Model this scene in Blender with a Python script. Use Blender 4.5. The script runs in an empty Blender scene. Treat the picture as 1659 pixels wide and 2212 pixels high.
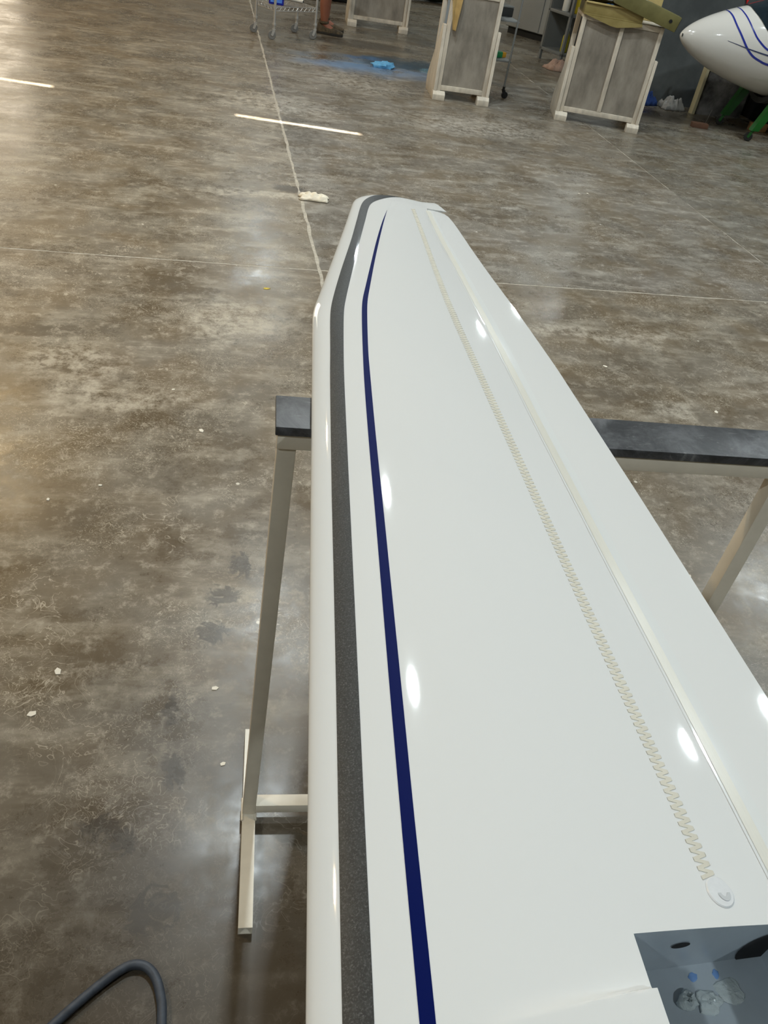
import bpy, bmesh, math, random
from mathutils import Vector, Matrix, noise as mnoise
random.seed(7)
S = bpy.context.scene
COL = S.collection
PI = math.pi

# ------------------------------------------------------------------ camera
F_PX, PITCH, ROLL, YAW = 1747.18, 0.672077, 0.185599, 0.285894
CAM_H = 1.6
cd = bpy.data.cameras.new('camera')
cd.sensor_fit = 'HORIZONTAL'; cd.sensor_width = 36.0
cd.lens = 36.0 * F_PX / 1659.0
cd.clip_start = 0.02; cd.clip_end = 200
cam = bpy.data.objects.new('camera', cd); COL.objects.link(cam)
_f = Vector((math.sin(YAW)*math.cos(PITCH), math.cos(YAW)*math.cos(PITCH), -math.sin(PITCH)))
_r = Vector((math.cos(YAW), -math.sin(YAW), 0)); _u = _r.cross(_f)
_r2 = _r*math.cos(ROLL) + _u*math.sin(ROLL); _u2 = -_r*math.sin(ROLL) + _u*math.cos(ROLL)
cam.matrix_world = Matrix(((_r2.x, _u2.x, -_f.x, 0), (_r2.y, _u2.y, -_f.y, 0), (_r2.z, _u2.z, -_f.z, CAM_H), (0, 0, 0, 1)))
S.camera = cam

# ------------------------------------------------------------------ light and exposure
S.view_settings.view_transform = 'Standard'
S.view_settings.look = 'None'
S.view_settings.gamma = 1.0
S.view_settings.use_curve_mapping = False
S.view_settings.exposure = 0.2
S.cycles.use_denoising = True
S.cycles.use_adaptive_sampling = True; S.cycles.adaptive_threshold = 0.03; S.cycles.adaptive_min_samples = 12
S.cycles.max_bounces = 5; S.cycles.diffuse_bounces = 3; S.cycles.glossy_bounces = 3; S.cycles.transmission_bounces = 1
S.cycles.caustics_reflective = False; S.cycles.caustics_refractive = False
W = bpy.data.worlds.new('daylight'); S.world = W; W.use_nodes = True
W.node_tree.nodes['Background'].inputs[0].default_value = (1.0, 0.86, 0.66, 1)
W.node_tree.nodes['Background'].inputs[1].default_value = 3.2
SUN_DIR = Vector((0.20, -0.95, 1.0)).normalized()          # towards the sun
sl = bpy.data.lights.new('sun', 'SUN'); sl.energy = 42.0; sl.angle = math.radians(0.3); sl.color = (1, 0.96, 0.88)
so = bpy.data.objects.new('sun', sl); COL.objects.link(so); so.location = SUN_DIR*30
so.rotation_euler = SUN_DIR.to_track_quat('Z', 'Y').to_euler()
LAMP_L = 1000.0          # radiance of the ring lamps
WARM_L = 1050.0

ROOM = dict(x0=-7.0, x1=9.5, y0=-7.0, y1=18.0, h=5.8)

# ------------------------------------------------------------------ helpers
def link(o, parent=None):
    COL.objects.link(o)
    if parent is not None: o.parent = parent
    return o

def tag(o, label, cat=None, group=None, kind=None):
    if label: o['label'] = label
    if cat: o['category'] = cat
    if group: o['group'] = group
    if kind: o['kind'] = kind
    return o

def empty(name, loc=(0, 0, 0), rz=0.0, label=None, cat=None, group=None):
    o = bpy.data.objects.new(name, None); o.empty_display_size = 0.05
    o.location = loc; o.rotation_euler = (0, 0, rz); COL.objects.link(o)
    return tag(o, label, cat, group)

class MB:
    def __init__(self): self.v = []; self.f = []
    def add(self, vs, fs):
        n = len(self.v); self.v += [tuple(v) for v in vs]; self.f += [tuple(i+n for i in f) for f in fs]
        return self
    def box(self, x0, x1, y0, y1, z0, z1, M=None):
        vs = [Vector((x, y, z)) for z in (z0, z1) for y in (y0, y1) for x in (x0, x1)]
        if M is not None: vs = [M @ v for v in vs]
        return self.add(vs, [(0, 2, 3, 1), (4, 5, 7, 6), (0, 1, 5, 4), (2, 6, 7, 3), (0, 4, 6, 2), (1, 3, 7, 5)])
    def prism(self, poly, a0, a1, axis='y', M=None):
        n = len(poly)
        def mk(p, a):
            if axis == 'y': v = Vector((p[0], a, p[1]))
            elif axis == 'x': v = Vector((a, p[0], p[1]))
            else: v = Vector((p[0], p[1], a))
            return M @ v if M is not None else v
        vs = [mk(p, a0) for p in poly] + [mk(p, a1) for p in poly]
        fs = [tuple(range(n)), tuple(range(2*n-1, n-1, -1))] + [(i, i+n, (i+1) % n+n, (i+1) % n) for i in range(n)]
        return self.add(vs, fs)
    def tube(self, pts, r, seg=10, cap=True):
        pts = [Vector(p) for p in pts]; n = len(pts); rings = []
        up = None
        for i, p in enumerate(pts):
            t = (pts[min(i+1, n-1)] - pts[max(i-1, 0)]).normalized()
            if up is None:
                up = Vector((0, 0, 1)) if abs(t.z) < .9 else Vector((1, 0, 0))
            a = t.cross(up).normalized(); b = a.cross(t).normalized(); up = b
            rr = r[i] if isinstance(r, (list, tuple)) else r
            rings.append([p + a*rr*math.cos(2*PI*k/seg) + b*rr*math.sin(2*PI*k/seg) for k in range(seg)])
        vs = [v for R in rings for v in R]; fs = []
        for i in range(n-1):
            for k in range(seg):
                k2 = (k+1) % seg
                fs.append((i*seg+k, i*seg+k2, (i+1)*seg+k2, (i+1)*seg+k))
        if cap: fs += [tuple(range(seg-1, -1, -1)), tuple((n-1)*seg+k for k in range(seg))]
        return self.add(vs, fs)
    def lathe(self, prof, seg=24, M=None, closed=True):
        vs = []; fs = []; n = len(prof)
        for r, z in prof:
            for k in range(seg):
                v = Vector((r*math.cos(2*PI*k/seg), r*math.sin(2*PI*k/seg), z)); vs.append(M @ v if M is not None else v)
        for i in range(n-1):
            for k in range(seg):
                k2 = (k+1) % seg; fs.append((i*seg+k, i*seg+k2, (i+1)*seg+k2, (i+1)*seg+k))
        if closed: fs += [tuple(range(seg-1, -1, -1)), tuple((n-1)*seg+k for k in range(seg))]
        return self.add(vs, fs)
    def grid(self, P):          # P: rows of points
        m = len(P[0]); vs = [p for R in P for p in R]; fs = []
        for i in range(len(P)-1):
            for j in range(m-1): fs.append((i*m+j, i*m+j+1, (i+1)*m+j+1, (i+1)*m+j))
        return self.add(vs, fs)
    def build(self, name, mat, parent=None, smooth=False, bevel=0.0, fix=True, angle=40):
        me = bpy.data.meshes.new(name); me.from_pydata(self.v, [], self.f); me.update()
        if fix or bevel:
            bm = bmesh.new(); bm.from_mesh(me)
            if fix: bmesh.ops.recalc_face_normals(bm, faces=bm.faces)
            if bevel:
                es = [e for e in bm.edges if len(e.link_faces) == 2 and e.calc_face_angle(0) > math.radians(25)]
                bmesh.ops.bevel(bm, geom=es, offset=bevel, segments=2, affect='EDGES', profile=.6, clamp_overlap=True)
            bm.to_mesh(me); bm.free()
        me.materials.append(mat)
        if smooth or bevel:
            me.polygons.foreach_set('use_smooth', [True]*len(me.polygons))
            try: me.set_sharp_from_angle(angle=math.radians(angle))
            except Exception: pass
        o = bpy.data.objects.new(name, me); link(o, parent)
        return o

def copy_tree(o, parent=None):
    c = o.copy(); COL.objects.link(c); c.parent = parent
    for ch in [x for x in bpy.data.objects if x.parent == o]: copy_tree(ch, c)
    return c

# ------------------------------------------------------------------ materials
def new_mat(name):
    m = bpy.data.materials.new(name); m.use_nodes = True
    nt = m.node_tree; b = nt.nodes['Principled BSDF']
    return m, nt, b

def srgb(r, g, b):
    f = lambda c: (c/255/12.92) if c/255 <= .04045 else ((c/255+.055)/1.055)**2.4
    return (f(r), f(g), f(b), 1)

def mat(name, col, rough=.5, metal=0.0, var=0.0, scale=20.0, bump=0.0, spec=.5, coat=0.0, col2=None, stretch=None, detail=6.0):
    m, nt, b = new_mat(name)
    b.inputs['Base Color'].default_value = col
    b.inputs['Roughness'].default_value = rough; b.inputs['Metallic'].default_value = metal
    b.inputs['Specular IOR Level'].default_value = spec; b.inputs['Coat Weight'].default_value = coat
    if coat: b.inputs['Coat Roughness'].default_value = .03
    if var or col2 or bump:
        tc = nt.nodes.new('ShaderNodeTexCoord'); vec = tc.outputs['Object']
        if stretch:
            mp = nt.nodes.new('ShaderNodeMapping'); mp.inputs['Scale'].default_value = stretch
            nt.links.new(vec, mp.inputs['Vector']); vec = mp.outputs['Vector']
        n = nt.nodes.new('ShaderNodeTexNoise'); n.inputs['Scale'].default_value = scale
        n.inputs['Detail'].default_value = detail; n.inputs['Roughness'].default_value = .62
        nt.links.new(vec, n.inputs['Vector'])
        rp = nt.nodes.new('ShaderNodeValToRGB')
        c2 = col2 if col2 else tuple(min(1, c*(1+var)) for c in col[:3])+(1,)
        c1 = col if col2 else tuple(c*(1-var) for c in col[:3])+(1,)
        rp.color_ramp.elements[0].position = .35; rp.color_ramp.elements[0].color = c1
        rp.color_ramp.elements[1].position = .65; rp.color_ramp.elements[1].color = c2
        nt.links.new(n.outputs['Fac'], rp.inputs['Fac'])
        if var or col2: nt.links.new(rp.outputs['Color'], b.inputs['Base Color'])
        if bump:
            bp = nt.nodes.new('ShaderNodeBump'); bp.inputs['Strength'].default_value = bump; bp.inputs['Distance'].default_value = .01
            nt.links.new(n.outputs['Fac'], bp.inputs['Height']); nt.links.new(bp.outputs['Normal'], b.inputs['Normal'])
    return m

def emit(name, col, k):
    m, nt, b = new_mat(name)
    b.inputs['Base Color'].default_value = (0, 0, 0, 1)
    b.inputs['Emission Color'].default_value = col; b.inputs['Emission Strength'].default_value = k
    return m

class N:      # small node-graph helper for the floor
    def __init__(self, nt): self.nt = nt
    def val(self, x, inp):
        if isinstance(x, (int, float)): inp.default_value = x
        elif isinstance(x, (tuple, list)): inp.default_value = x
        else: self.nt.links.new(x, inp)
    def math(self, op, a, b=None, clamp=False):
        n = self.nt.nodes.new('ShaderNodeMath'); n.operation = op; n.use_clamp = clamp
        self.val(a, n.inputs[0])
        if b is not None: self.val(b, n.inputs[1])
        return n.outputs[0]
    def vmath(self, op, a, b=None):
        n = self.nt.nodes.new('ShaderNodeVectorMath'); n.operation = op
        self.val(a, n.inputs[0])
        if b is not None: self.val(b, n.inputs[1])
        return n.outputs['Value'] if op in ('LENGTH', 'DISTANCE') else n.outputs[0]
    def noise(self, vec, scale, detail=5, rough=.6, dist=0.0, color=False):
        n = self.nt.nodes.new('ShaderNodeTexNoise'); self.nt.links.new(vec, n.inputs['Vector'])
        n.inputs['Scale'].default_value = scale; n.inputs['Detail'].default_value = detail
        n.inputs['Roughness'].default_value = rough; n.inputs['Distortion'].default_value = dist
        return n.outputs['Color'] if color else n.outputs['Fac']
    def ramp(self, x, lo, hi, a=0.0, b=1.0):
        n = self.nt.nodes.new('ShaderNodeMapRange'); n.interpolation_type = 'SMOOTHSTEP'
        self.val(x, n.inputs['Value'])
        n.inputs['From Min'].default_value = lo; n.inputs['From Max'].default_value = hi
        n.inputs['To Min'].default_value = a; n.inputs['To Max'].default_value = b
        return n.outputs['Result']
    def mix(self, fac, a, b, mode='MIX'):
        n = self.nt.nodes.new('ShaderNodeMix'); n.data_type = 'RGBA'; n.blend_type = mode
        self.val(fac, n.inputs[0]); self.val(a, n.inputs[6]); self.val(b, n.inputs[7])
        return n.outputs[2]
    def mapping(self, vec, scale, rot=0.0):
        n = self.nt.nodes.new('ShaderNodeMapping'); n.inputs['Scale'].default_value = scale
        n.inputs['Rotation'].default_value = (0, 0, rot); self.nt.links.new(vec, n.inputs['Vector'])
        return n.outputs['Vector']

def floor_mat():
    m, nt, b = new_mat('worn_concrete'); g = N(nt)
    tc = nt.nodes.new('ShaderNodeTexCoord'); P = tc.outputs['Object']
    oi = nt.nodes.new('ShaderNodeObjectInfo')
    wc = g.noise(P, 3.2, 2, .6, 0, True)                       # one coloured noise feeds warps and masks
    sep = nt.nodes.new('ShaderNodeSeparateColor'); nt.links.new(wc, sep.inputs[0])
    big, mb_, ma_ = sep.outputs[0], sep.outputs[1], sep.outputs[2]
    mid = g.noise(P, 2.4, 4, .60); fine = g.noise(P, 17, 5, .8)
    streak = g.noise(g.mapping(P, (1.0, 2.6, 1), .12), 3.0, 4, .72)
    c = g.mix(g.ramp(big, .35, .65), srgb(114, 101, 82), srgb(122, 114, 102))
    c = g.mix(g.ramp(mid, .30, .64), g.mix(.42, c, srgb(74, 64, 52)), c)
    c = g.mix(g.math('MULTIPLY', g.ramp(streak, .46, .72), .46), c, srgb(184, 176, 162))
    c = g.mix(g.math('MULTIPLY', g.ramp(fine, .50, .72), .5), c, srgb(196, 187, 172))
    c = g.mix(g.math('MULTIPLY', g.ramp(fine, .2, .5, 1, 0), .34), c, srgb(62, 55, 46))
    # curly scuffs and scratches
    d1 = g.math('ABSOLUTE', g.math('SUBTRACT', g.noise(P, 12, 2, .6, 2.0), .5))
    sc = g.math('MULTIPLY', g.ramp(d1, .0, .014, 1, 0), g.ramp(mb_, .5, .62))
    c = g.mix(g.math('MULTIPLY', sc, .55), c, srgb(208, 198, 182))
    d2 = g.math('ABSOLUTE', g.math('SUBTRACT', g.noise(P, 48, 1, .5, 1.6), .5))
    sc2 = g.math('MULTIPLY', g.ramp(d2, .0, .03, 1, 0), g.ramp(ma_, .42, .6))
    c = g.mix(g.math('MULTIPLY', sc2, .5), c, srgb(204, 195, 178))
    # paint spots
    vo = nt.nodes.new('ShaderNodeTexVoronoi'); vo.inputs['Scale'].default_value = 7.5; nt.links.new(P, vo.inputs['Vector'])
    sp = g.math('MULTIPLY', g.ramp(vo.outputs['Distance'], .035, .055, 1, 0), g.ramp(ma_, .5, .56))
    c = g.mix(g.math('MULTIPLY', sp, .8), c, srgb(225, 220, 208))
    w0 = g.vmath('SUBTRACT', wc, (.5, .5, .5))
    warp = g.vmath('SCALE', w0, None); warp.node.inputs['Scale'].default_value = .45
    PW = g.vmath('ADD', P, warp)
    cmb = nt.nodes.new('ShaderNodeCombineXYZ')
    nt.links.new(g.math('MULTIPLY', g.math('SUBTRACT', fine, .5), .10), cmb.inputs[0]); nt.links.new(g.math('MULTIPLY', g.math('SUBTRACT', d1, .1), -.22), cmb.inputs[1])
    PF = g.vmath('ADD', P, cmb.outputs[0])
    def blob(x, y, rx, ry, soft=.35, src=PW):
        v = g.vmath('MULTIPLY', g.vmath('SUBTRACT', src, (x, y, 0)), (1/rx, 1/ry, 0))
        return g.ramp(g.vmath('LENGTH', v), 1-soft, 1+soft*.4, 1, 0)
    dark = None       # damp patches and old footprints
    for (x, y, rx, ry) in [(-.105, .745, .035, .03), (-.06, .75, .03, .035), (-.20, .93, .04, .03), (-.15, .90, .03, .035),
                           (-.06, 1.05, .022, .05), (-.065, 1.21, .02, .05), (.03, 1.45, .04, .035), (.06, 1.58, .05, .04), (.11, 1.70, .035, .05),
                           (.5, 4.95, .1, .07), (1.7, 9.9, .7, .25), (5.0, 8.2, .9, .3)]:
        k = blob(x, y, rx, ry, .3, PF); dark = k if dark is None else g.math('MAXIMUM', dark, k)
    c = g.mix(g.math('MULTIPLY', dark, .6), c, srgb(50, 43, 34))
    floor_shade = blob(.05, .45, .85, .85, .85)  # shade around and under the wing, painted into the concrete colour
    c = g.mix(g.math('MULTIPLY', floor_shade, .8), c, srgb(58, 50, 40))
    pale = None       # dusty patches
    for (x, y, rx, ry) in [(-.45, 2.75, .2, .16), (-.3, 2.55, .25, .1), (.25, 4.75, .42, .07), (.6, 6.9, .5, .35), (2.2, 6.9, .8, .35), (1.95, 4.95, .1, .06),
                           (1.55, 3.25, .8, .1), (1.95, 2.6, .12, .1), (.12, 3.2, .3, .2), (1.4, 8.1, .5, .5)]:
        k = blob(x, y, rx, ry, .6); pale = k if pale is None else g.math('MAXIMUM', pale, k)
    pale = g.math('MULTIPLY', pale, g.ramp(fine, .38, .6))
    c = g.mix(g.math('MULTIPLY', pale, .5), c, srgb(200, 192, 178))
    # blue overspray and dark blue wet paint
    bl = g.math('MULTIPLY', blob(1.60, 8.78, .8, .42, .85), g.ramp(mid, .3, .55))
    c = g.mix(g.math('MULTIPLY', bl, .7), c, srgb(116, 160, 206))
    c = g.mix(g.math('MULTIPLY', blob(2.02, 9.08, .5, .34, .3), .85), c, srgb(34, 66, 86))
    c = g.mix(g.math('MULTIPLY', blob(2.22, 8.85, .14, .14, .3), .7), c, srgb(104, 148, 168))
    c = g.mix(g.math('MULTIPLY', blob(1.62, 9.15, .25, .12, .5), .6), c, srgb(70, 118, 170))
    c = g.mix(1.0, c, oi.outputs['Color'], 'MULTIPLY')
    nt.links.new(c, b.inputs['Base Color'])
    r = g.math('ADD', g.ramp(mid, .3, .7, .24, .40), g.math('MULTIPLY', g.math('SUBTRACT', fine, .5), .4))
    nt.links.new(g.math('MAXIMUM', r, .14), b.inputs['Roughness'])
    b.inputs['Specular IOR Level'].default_value = .3
    return m

def flake_mat(name, base, flake, scale):
    m, nt, b = new_mat(name); g = N(nt)
    tc = nt.nodes.new('ShaderNodeTexCoord'); P = tc.outputs['Object']
    n1 = g.noise(P, scale, 3, .8); n2 = g.noise(P, scale*.25, 3, .6)
    c = g.mix(g.ramp(n1, .48, .74), base, flake)
    c = g.mix(g.math('MULTIPLY', g.ramp(n2, .4, .65), .35), c, tuple(x*1.7 for x in base[:3])+(1,))
    nt.links.new(c, b.inputs['Base Color'])
    b.inputs['Roughness'].default_value = .42; b.inputs['Coat Weight'].default_value = .35; b.inputs['Coat Roughness'].default_value = .03
    b.inputs['Specular IOR Level'].default_value = .3
    return m

def rubber_pad_mat():
    m, nt, b = new_mat('dusty_black_rubber'); g = N(nt)
    tc = nt.nodes.new('ShaderNodeTexCoord'); P = tc.outputs['Object']
    n1 = g.noise(P, 9, 6, .7, .8); n2 = g.noise(g.mapping(P, (5, 22, 1), .5), 6, 7, .75, 1.4)
    c = g.mix(g.math('MULTIPLY', g.ramp(n1, .38, .7), .6), srgb(38, 39, 42), srgb(120, 122, 126))
    c = g.mix(g.math('MULTIPLY', g.ramp(n2, .56, .72), .4), c, srgb(168, 168, 168))
    nt.links.new(c, b.inputs['Base Color']); b.inputs['Roughness'].default_value = .45
    return m

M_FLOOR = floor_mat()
M_JOINT = mat('joint_filler', srgb(176, 168, 152), .8, var=.15, scale=60)
M_JOINT_D = mat('joint_bed', srgb(172, 164, 150), .8, var=.2, scale=40)
M_GEL = mat('white_gelcoat', (.80, .81, .805, 1), .035, spec=.5, coat=.3)
M_GEL_IN = mat('grey_gelcoat', srgb(160, 170, 178), .28, var=.08, scale=14)
M_STRIPE = flake_mat('charcoal_flake_paint', (.036, .038, .039, 1), (.14, .145, .145, 1), 650)
M_BLUE = mat('navy_blue_paint', (.0008, .006, .085, 1), .5, coat=.25, spec=.05)
M_ZIG = mat('cream_turbulator_tape', srgb(214, 209, 194), .5, var=.04, scale=60)
M_CREAM = mat('cream_hinge_tape', srgb(223, 221, 211), .3, spec=.35, var=.02, scale=30, stretch=(40, 3, 1))
M_SEAL = mat('white_seal_film', (.78, .80, .795, 1), .12, spec=.5)
M_STICK = mat('clear_white_sticker', srgb(226, 228, 230), .2, var=.03, scale=120)
M_SMEAR = mat('sticker_smear', srgb(205, 208, 210), .12)
M_BLACKHOLE = mat('black_hole', (.004, .004, .005, 1), .8)
M_RESIN = mat('glossy_resin', srgb(180, 190, 192), .05, coat=1.0, bump=.4, scale=120)
M_STEEL_P = mat('beige_powder_coat', srgb(216, 207, 190), .38, var=.05, scale=18)
M_STEEL_IN = mat('tube_inside', srgb(80, 74, 66), .8)
M_PAD = rubber_pad_mat()
M_HOSE = mat('black_rubber_hose', srgb(58, 64, 74), .55, var=.25, scale=60)
M_WOOD_W = mat('white_painted_wood', srgb(206, 196, 180), .62, var=.16, scale=6, stretch=(3, 3, 1))
M_PANEL = mat('dusty_grey_panel', srgb(120, 113, 103), .7, col2=srgb(158, 150, 138), scale=3.0, stretch=(2.5, 2.5, 1), detail=7)
M_CHROME = mat('zinc_wire', srgb(206, 204, 200), .32, metal=.6)
M_WHEEL = mat('grey_caster_rubber', srgb(120, 118, 114), .5)
M_WHEEL_B = mat('black_caster_rubber', srgb(22, 23, 24), .5)
M_BLUEJUG = mat('blue_plastic', srgb(16, 34, 158), .3)
M_LABEL = mat('blue_label', srgb(70, 120, 226), .4, col2=srgb(96, 150, 236), scale=30)
M_RED = mat('red_label', srgb(206, 40, 44), .4)
M_SKIN = mat('skin', srgb(142, 88, 66), .55, var=.06, scale=30)
M_SHOE = mat('brown_shoe', srgb(58, 48, 34), .8, col2=srgb(92, 78, 56), scale=40, bump=.3)
M_SOLE = mat('dark_sole', srgb(40, 36, 30), .8)
M_SHORT = mat('charcoal_shorts', srgb(50, 52, 58), .9, var=.1, scale=30)
M_SHIRT = mat('grey_shirt', srgb(110, 114, 120), .9, var=.08, scale=25)
M_HAIR = mat('dark_hair', srgb(40, 30, 24), .7, var=.3, scale=80)
M_EYE = mat('eye_white', srgb(230, 228, 222), .3)
M_LIP = mat('lip', srgb(130, 70, 62), .5)
M_KHAKI = mat('khaki_fibreglass', srgb(128, 114, 62), .5, col2=srgb(160, 144, 92), scale=4)
M_OLIVE = mat('olive_fibreglass', srgb(92, 88, 48), .5, col2=srgb(120, 114, 70), scale=4)
M_TAN = mat('tan_rim', srgb(184, 164, 108), .6, var=.08, scale=12)
M_TANCLOTH = mat('tan_cloth', srgb(190, 160, 104), .9, var=.14, scale=12)
M_WHITEBOARD = mat('white_board', srgb(226, 226, 220), .5, var=.04, scale=4)
M_BLUEGLOVE = mat('blue_nitrile', srgb(60, 140, 230), .45, var=.1, scale=20)
M_GREYBOARD = mat('pale_grey_board', srgb(168, 174, 178), .6, var=.05, scale=4)
M_GREYCAB = mat('grey_sheet_metal', srgb(170, 172, 170), .5, var=.04, scale=3)
M_DARKGAP = mat('dark_plinth', srgb(40, 40, 38), .8)
M_WALLD = mat('dark_grey_wall', srgb(66, 69, 69), .8, col2=srgb(86, 89, 88), scale=3)
M_WALL = mat('pale_sheet_wall', srgb(170, 170, 165), .7, var=.05, scale=2)
M_CEIL = mat('pale_roof_sheet', srgb(190, 192, 190), .7, var=.04, scale=1)
M_BEAM = mat('roof_steel', srgb(150, 150, 146), .6)
M_LAMPBODY = mat('lamp_housing', srgb(60, 62, 64), .5)
M_RING = emit('cool_ring_led', (.90, 1.0, 1.03, 1), LAMP_L)
M_RINGW = emit('warm_ring_led', (1.0, .72, .38, 1), WARM_L)
M_RAGW = mat('white_rag', srgb(226, 216, 196), .9, var=.08, scale=30)
M_RAGG = mat('grey_rag', srgb(150, 148, 144), .9, var=.15, scale=20)
M_RAGP = mat('pinkish_rag', srgb(170, 140, 122), .9, var=.12, scale=20)
M_RAGB = mat('navy_rag', srgb(34, 62, 120), .9, var=.15, scale=20)
M_FILM = mat('light_blue_film', srgb(110, 180, 228), .3, var=.15, scale=20)
M_BRICK = mat('brown_block', srgb(96, 66, 48), .8, var=.12, scale=20)
M_WIRE = mat('thin_wire', srgb(90, 88, 84), .4, metal=.6)
M_CREAMBOARD = mat('cream_board', srgb(196, 186, 150), .6, var=.08, scale=5)
M_MOTTLE = mat('mottled_dark_board', srgb(44, 42, 40), .75, col2=srgb(132, 128, 124), scale=5, detail=8)
M_BLACK = mat('black_plastic', srgb(16, 16, 18), .5)
M_GREENP = mat('green_paint', srgb(10, 84, 20), .4, var=.1, scale=12)
M_DKGREEN = mat('dark_green_plastic', srgb(20, 52, 42), .4)
M_TIMBER = mat('raw_timber', srgb(146, 112, 72), .7, var=.15, scale=8, stretch=(2, 14, 2))
M_FUS = mat('white_fuselage_gelcoat', (.72, .70, .66, 1), .1, coat=.4)
M_FBLUE = mat('blue_fuselage_line', (.02, .035, .30, 1), .2, coat=.5)
M_FGREY = mat('slate_fuselage_line', (.045, .06, .13, 1), .25, coat=.5)
M_CANOPY = mat('tinted_canopy', srgb(26, 40, 48), .05, coat=1.0)
M_YELLOW = mat('yellow_plastic', srgb(196, 184, 40), .4)
M_WHITEP = mat('white_plastic', srgb(224, 222, 214), .4)
M_GREENT = mat('green_tool', srgb(30, 140, 84), .4)
M_ORANGE = mat('amber_plastic', srgb(206, 150, 40), .4)
M_RACK = mat('grey_rack_steel', srgb(132, 134, 132), .45, metal=.3)
M_CHIP = mat('white_paint_chip', srgb(226, 218, 202), .7)
M_LEAF = mat('yellow_chip', srgb(204, 180, 70), .7)

# ------------------------------------------------------------------ room shell
def slab_mesh(x0, x1, y0, y1, wa, wb, wy, jag):
    # outline with slightly ragged sawn edges, top face at z = 0
    def edge(a, b, n):
        return [(a[0]+(b[0]-a[0])*i/n, a[1]+(b[1]-a[1])*i/n) for i in range(n)]
    c = [(x0+wa, y0+wy), (x1-wb, y0+wy), (x1-wb, y1-wy), (x0+wa, y1-wy)]
    poly = []
    for k in range(4):
        a, b = c[k], c[(k+1) % 4]; L = math.hypot(b[0]-a[0], b[1]-a[1]); n = max(2, int(L/.05))
        for i, p in enumerate(edge(a, b, n)):
            j = 0 if i == 0 else jag*mnoise.noise(Vector((p[0]*9, p[1]*9, k*3.1)))
            if k in (0, 2): poly.append((p[0], p[1]+j*.5))
            else: poly.append((p[0]+j, p[1]))
    return poly

JX = [-7.0, -5.12, -2.28, 0.56, 3.40, 6.24, 9.5]
JY = [-7.0, -1.30, 3.78, 8.86, 13.94, 18.0]
fl = MB().box(-7.2, 9.7, -7.2, 18.2, -.30, -.0008).build('floor', M_JOINT_D); tag(fl, 'worn concrete floor of sawn slabs with pale filled joints', kind='structure')
tints = {}
for i in range(len(JX)-1):
    for j in range(len(JY)-1):
        poly = slab_mesh(JX[i], JX[i+1], JY[j], JY[j+1], .0085 if i == 3 else .003, .0085 if i == 2 else .003, .0055, .010 if i in (2, 3) else .003)
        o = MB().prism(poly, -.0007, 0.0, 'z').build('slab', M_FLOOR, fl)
        t = random.uniform(.93, 1.04)
        o.color = (t, t*random.uniform(.985, 1.0), t*random.uniform(.96, 1.0), 1)
        tints[(i, j)] = o
for (i, j), col in {(3, 2): (.93, .95, .99, 1), (3, 1): (.95, .94, .92, 1), (2, 1): (1.0, .97, .92, 1), (2, 2): (1.02, .99, .93, 1), (4, 2): (.82, .85, .88, 1), (4, 1): (.9, .9, .88, 1),  # slab tones; the right-hand slabs also have shade put into their tint
                    (3, 3): (.8, .8, .79, 1), (2, 3): (.95, .9, .82, 1), (4, 3): (.82, .83, .82, 1)}.items():
    tints[(i, j)].color = col

R = ROOM; H = R['h']
for nm, bx in (('wall_left', (R['x0']-.2, R['x0'], R['y0']-.2, R['y1']+.2, -.3, H)), ('wall_right', (R['x1'], R['x1']+.2, R['y0']-.2, R['y1']+.2, -.3, H)),
               ('wall_back', (R['x0'], R['x1'], R['y0']-.2, R['y0'], -.3, H))):
    tag(MB().box(*bx).build(nm, M_WALL), 'pale sheet metal hangar wall', kind='structure')
# far wall with an open door to daylight
DX0, DX1, DZ = -5.6, -3.3, 4.2
w = MB().box(R['x0'], DX0, R['y1'], R['y1']+.2, -.3, H).box(DX1, R['x1'], R['y1'], R['y1']+.2, -.3, H).box(DX0, DX1, R['y1'], R['y1']+.2, DZ, H)
tag(w.build('wall_front', M_WALL), 'far hangar wall with an open doorway', kind='structure')
pl = bpy.data.lights.new('door_portal', 'AREA'); pl.shape = 'RECTANGLE'; pl.size = DX1-DX0; pl.size_y = DZ; pl.cycles.is_portal = True
po = bpy.data.objects.new('door_portal', pl); COL.objects.link(po); po.location = ((DX0+DX1)/2, R['y1']+.1, DZ/2); po.rotation_euler = (-PI/2, 0, 0)
# dark partition wall behind the stands on the right
tag(MB().box(4.42, R['x1'], 8.78, 8.95, 0, 3.4).build('wall_partition', M_WALLD), 'dark grey partition wall behind the white fuselage', kind='structure')
# ceiling with a narrow gap that lets the sun through in two places
def ceil_pt(x, y):
    k = H/SUN_DIR.z; return (x+SUN_DIR.x*k, y+SUN_DIR.y*k)
A = ceil_pt(.24, 6.45); B = ceil_pt(1.14, 6.30); C0 = ceil_pt(-2.2, 6.86); C1 = ceil_pt(-1.05, 6.68)
sb = (B[1]-A[1])/(B[0]-A[0])
def ly(x): return A[1]+sb*(x-A[0])
gw = .024
cl = MB()
x0, x1, y0, y1 = R['x0']-.2, R['x1']+.2, R['y0']-.2, R['y1']+.2
cl.prism([(x0, y0), (x1, y0), (x1, ly(x1)-gw), (x0, ly(x0)-gw)], H, H+.004, 'z')
cl.prism([(x0, ly(x0)+gw), (x1, ly(x1)+gw), (x1, y1), (x0, y1)], H, H+.004, 'z')
for a, b in ((x0, C0[0]), (C1[0], A[0]), (B[0], x1)):
    cl.prism([(a, ly(a)-gw), (b, ly(b)-gw), (b, ly(b)+gw), (a, ly(a)+gw)], H, H+.004, 'z')
ce = tag(cl.build('ceiling', M_CEIL), 'pale sheet roof of the hangar', kind='structure')
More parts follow.
